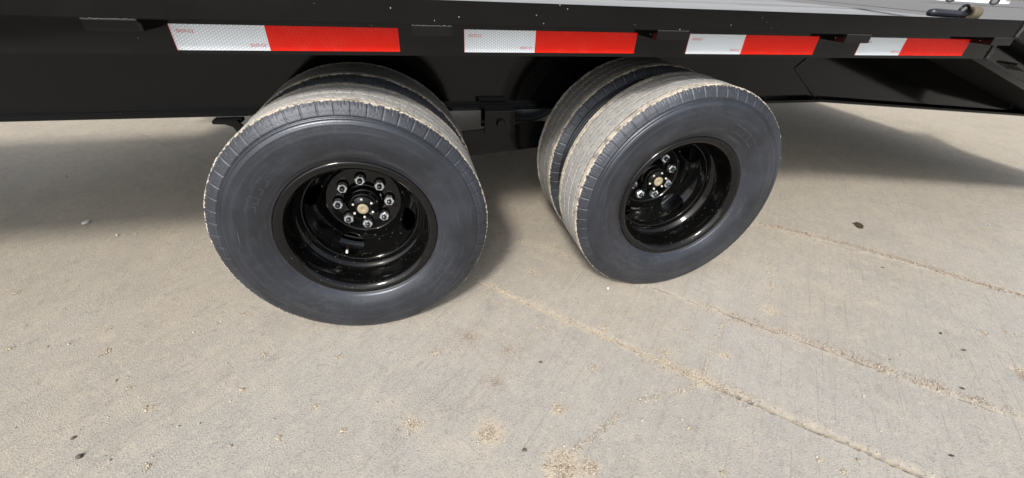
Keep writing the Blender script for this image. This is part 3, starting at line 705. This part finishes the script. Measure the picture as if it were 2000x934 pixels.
def marks_mesh():
    bm = bmesh.new(); rr = random.Random(9)
    def bar(a0, a1, r0, r1, d):
        n = max(1, int((a1-a0)/.04)); prev = None
        for i in range(n+1):
            a = a0+(a1-a0)*i/n
            cur = [bm.verts.new((r*math.cos(a), yside(r)-e, r*math.sin(a))) for r, e in ((r0, -.001), (r0, d), (r1, d), (r1, -.001))]
            if prev:
                for q in range(3): bm.faces.new((prev[q], prev[q+1], cur[q+1], cur[q]))
            else: bm.faces.new(cur)
            prev = cur
        bm.faces.new(prev[::-1])
    for r0, a0, a1 in ((.2490, 4.30, 4.85), (.2545, 4.34, 4.78)):          # fine print, too small to read
        a = a0
        while a < a1:
            w_ = rr.uniform(.006, .016); bar(a, a+w_, r0, r0+.0032, .0005); a += w_+rr.choice((.005, .005, .016))
    for a0 in (5.42, 5.53, 5.64, 5.75, 5.86, 2.35, 2.46, 2.57, 2.68):       # worn outlines of large raised letters
        bar(a0, a0+.075, .268, .2695, .0008); bar(a0, a0+.075, .292, .2935, .0008); bar(a0, a0+.006, .2697, .2918, .0008)
        if rr.random() > .4: bar(a0+.069, a0+.075, .2697, .2918, .0008)
    for a0, a1, r in ((1.2, 2.5, .318), (3.3, 4.4, .321), (4.9, 6.0, .318)): bar(a0, a1, r, r+.0012, .0006)
    bmesh.ops.recalc_face_normals(bm, faces=bm.faces); me = bpy.data.meshes.new('moulded_marks'); bm.to_mesh(me); bm.free(); me.materials.append(RUBTXT); return me
MARKS = marks_mesh()
def outer_wheel(x, z, rot, txt_rot, valve_ang):
    W_ = link('wheel', RIM, T, loc=(x, 0, z))
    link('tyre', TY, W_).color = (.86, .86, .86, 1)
    link('wheel_disc', DISC, W_, rot=(0, -rot, 0))
    link('hub', HUB, W_); link('hub_cap', CAPM, W_); link('hub_flange', HEXME, W_, loc=(0, .0667, 0), rot=(0, -rot*.6, 0))
    link('oil_window', WIN, W_)
    for i in range(6):
        a = PI/2+i*PI/3+rot*.6; link('screw', SCR, W_, loc=(.0333*math.cos(a), 0, .0333*math.sin(a)))
    for i in range(8):
        a = PI/2+i*PI/4+rot; px_, pz_ = .0826*math.cos(a), .0826*math.sin(a)
        link('sleeve', SLV, W_, loc=(px_, 0, pz_)); link('lug_nut', NUT, W_, loc=(px_, .1015, pz_), rot=(0, random.uniform(0, 1), 0)); link('stud', STD, W_, loc=(px_, 0, pz_))
    link('brake_drum', DRM, W_)
    link('valve_stem', VALME, W_, loc=(.155*math.cos(valve_ang), 0, .155*math.sin(valve_ang))); link('valve_cap', VCME, W_, loc=(.155*math.cos(valve_ang), 0, .155*math.sin(valve_ang)))
    link('lettering', arc_text('ST235/80R16', .259, math.radians(78)+txt_rot, .0145, yside), W_)
    link('moulded_marks', MARKS, W_, rot=(0, -txt_rot, 0))['kind'] = 'stuff'
    return W_
def inner_wheel(x, z):
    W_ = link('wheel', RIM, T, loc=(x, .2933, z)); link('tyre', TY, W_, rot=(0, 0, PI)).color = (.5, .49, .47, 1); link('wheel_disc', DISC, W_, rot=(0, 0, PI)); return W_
H1, S_, DH = .383, 1.0829, .0253
outer_wheel(0, H1, 0, 0, math.radians(243)); inner_wheel(0, H1)
outer_wheel(S_, H1+DH, math.radians(-25), math.radians(-88), math.radians(200)); inner_wheel(S_, H1+DH)
for x, z in ((0, H1), (S_, H1+DH)):
    for yy in (2.36-.2933, 2.36): link('tyre', TY, link('wheel', RIM, T, loc=(x, yy, z)), rot=(0, 0, PI))
    v, f = tube_pts([(x, .16, z), (x, 2.3, z)], .0635, 32); link('axle', mesh_np('axle', v, f, True), T, PAINT)

# ------------------------------------------------------------------ binder and strap on the deck
BZ = .9852
sb = tag(empty('strap_binder', (1.9, -.055, BZ)), 'black strap binder with a tan webbing roll lying on the deck edge', 'strap binder')
v, f = tube_pts([(-.082, 0, .018), (-.06, 0, .0185), (.03, 0, .0165), (.065, 0, .015)], [.0095, .0115, .0115, .010], 14); link('handle', mesh_np('handle', v, f, True), sb, TRIM)
v, f = tube_pts([(.066+.021*math.cos(a), .004, .021+.021*math.sin(a)) for a in np.linspace(-.6, 3.3, 20)], .0045, 10); link('ring', mesh_np('ring', v, f, True), sb, PAINT)
V, F_ = lathe([(.008, -.016), (.0185, -.016), (.0198, -.014), (.0198, .014), (.0185, .016), (.008, .016)], 28, closed=True)
link('webbing_roll', mesh_np('webbing_roll', V, F_, True), sb, WEB, (.104, 0, .0202), (0, 0, PI/2-.1))
st = bmesh.new(); prev = None; A_, B_ = Vector((1.822, -.055, BZ+.019)), Vector((3.30, 2.3, .972))
for t in np.linspace(0, 1, 14):
    p = A_.lerp(B_, t); cur = [st.verts.new((p.x+s_*.016, p.y-s_*.011, p.z-.002*math.sin(PI*t))) for s_ in (-1, 1)]
    if prev: st.faces.new((prev[0], prev[1], cur[1], cur[0]))
    prev = cur
bmesh.ops.solidify(st, geom=st.faces[:], thickness=.0035)
tag(fin('strap', st, WEBD), 'thin black strap stretched from the binder across the grey deck', 'strap')

# ------------------------------------------------------------------ what shows beyond the deck
CX, CY = 58.8, 35.2
car = tag(empty('parked_truck', (CX, CY, YZ), None), 'white parked truck seen far off beyond the rear of the trailer deck', 'truck'); car.rotation_euler = (0, 0, math.radians(-57))
bm = bmesh.new(); bm_prism(bm, [(-2.9, .15), (-2.2, .15), (-2.1, .6), (-1.8, .78), (-1.5, .6), (-1.4, .15), (1.2, .15), (1.3, .6), (1.6, .78), (1.9, .6), (2.0, .15), (2.7, .2), (2.7, 1.1), (1.5, 1.25), (.9, 1.9), (-.9, 1.95), (-1.1, 1.3), (-2.9, 1.3)], 0, 1.9)
fin('body', bm, WCAR, car)
for x in (-1.8, 1.6):
    V, F_ = lathe([(.2, 0), (.36, 0), (.38, .03), (.38, .2), (.2, .2)], 32, closed=True); link('tyre', mesh_np('tyre', V, F_, True), car, BRUB, (x, -.02, .38))
tr = tag(empty('goose_neck_trailer', (60.3, 32.6, YZ)), 'olive brown gooseneck trailer standing right of the far white truck', 'trailer'); tr.rotation_euler = (0, 0, math.radians(-57))
k = Mat('olive_paint'); OLIVE = k.set((.20, .19, .14), .6)
box('deck', (-.6, 4.5, 0, 2.2, .55, .8), OLIVE, tr, .02); box('side_board', (-.5, 4.5, -.03, .03, .83, 1.3), OLIVE, tr, .01)
v, f = tube_pts([(-2.9, 1.1, .55), (-2.5, 1.1, .8), (-2.0, 1.1, 1.05), (-1.0, 1.1, 1.1), (-.75, 1.1, 1.05), (-.62, 1.1, .7)], .14, 10); link('neck', mesh_np('neck', v, f, True), tr, TRIM)
for x in (2.2, 3.2):
    V, F_ = lathe([(.2, 0), (.36, 0), (.38, .03), (.38, .2), (.2, .2)], 32, closed=True); link('tyre', mesh_np('tyre', V, F_, True), tr, BRUB, (x, .05, .38))
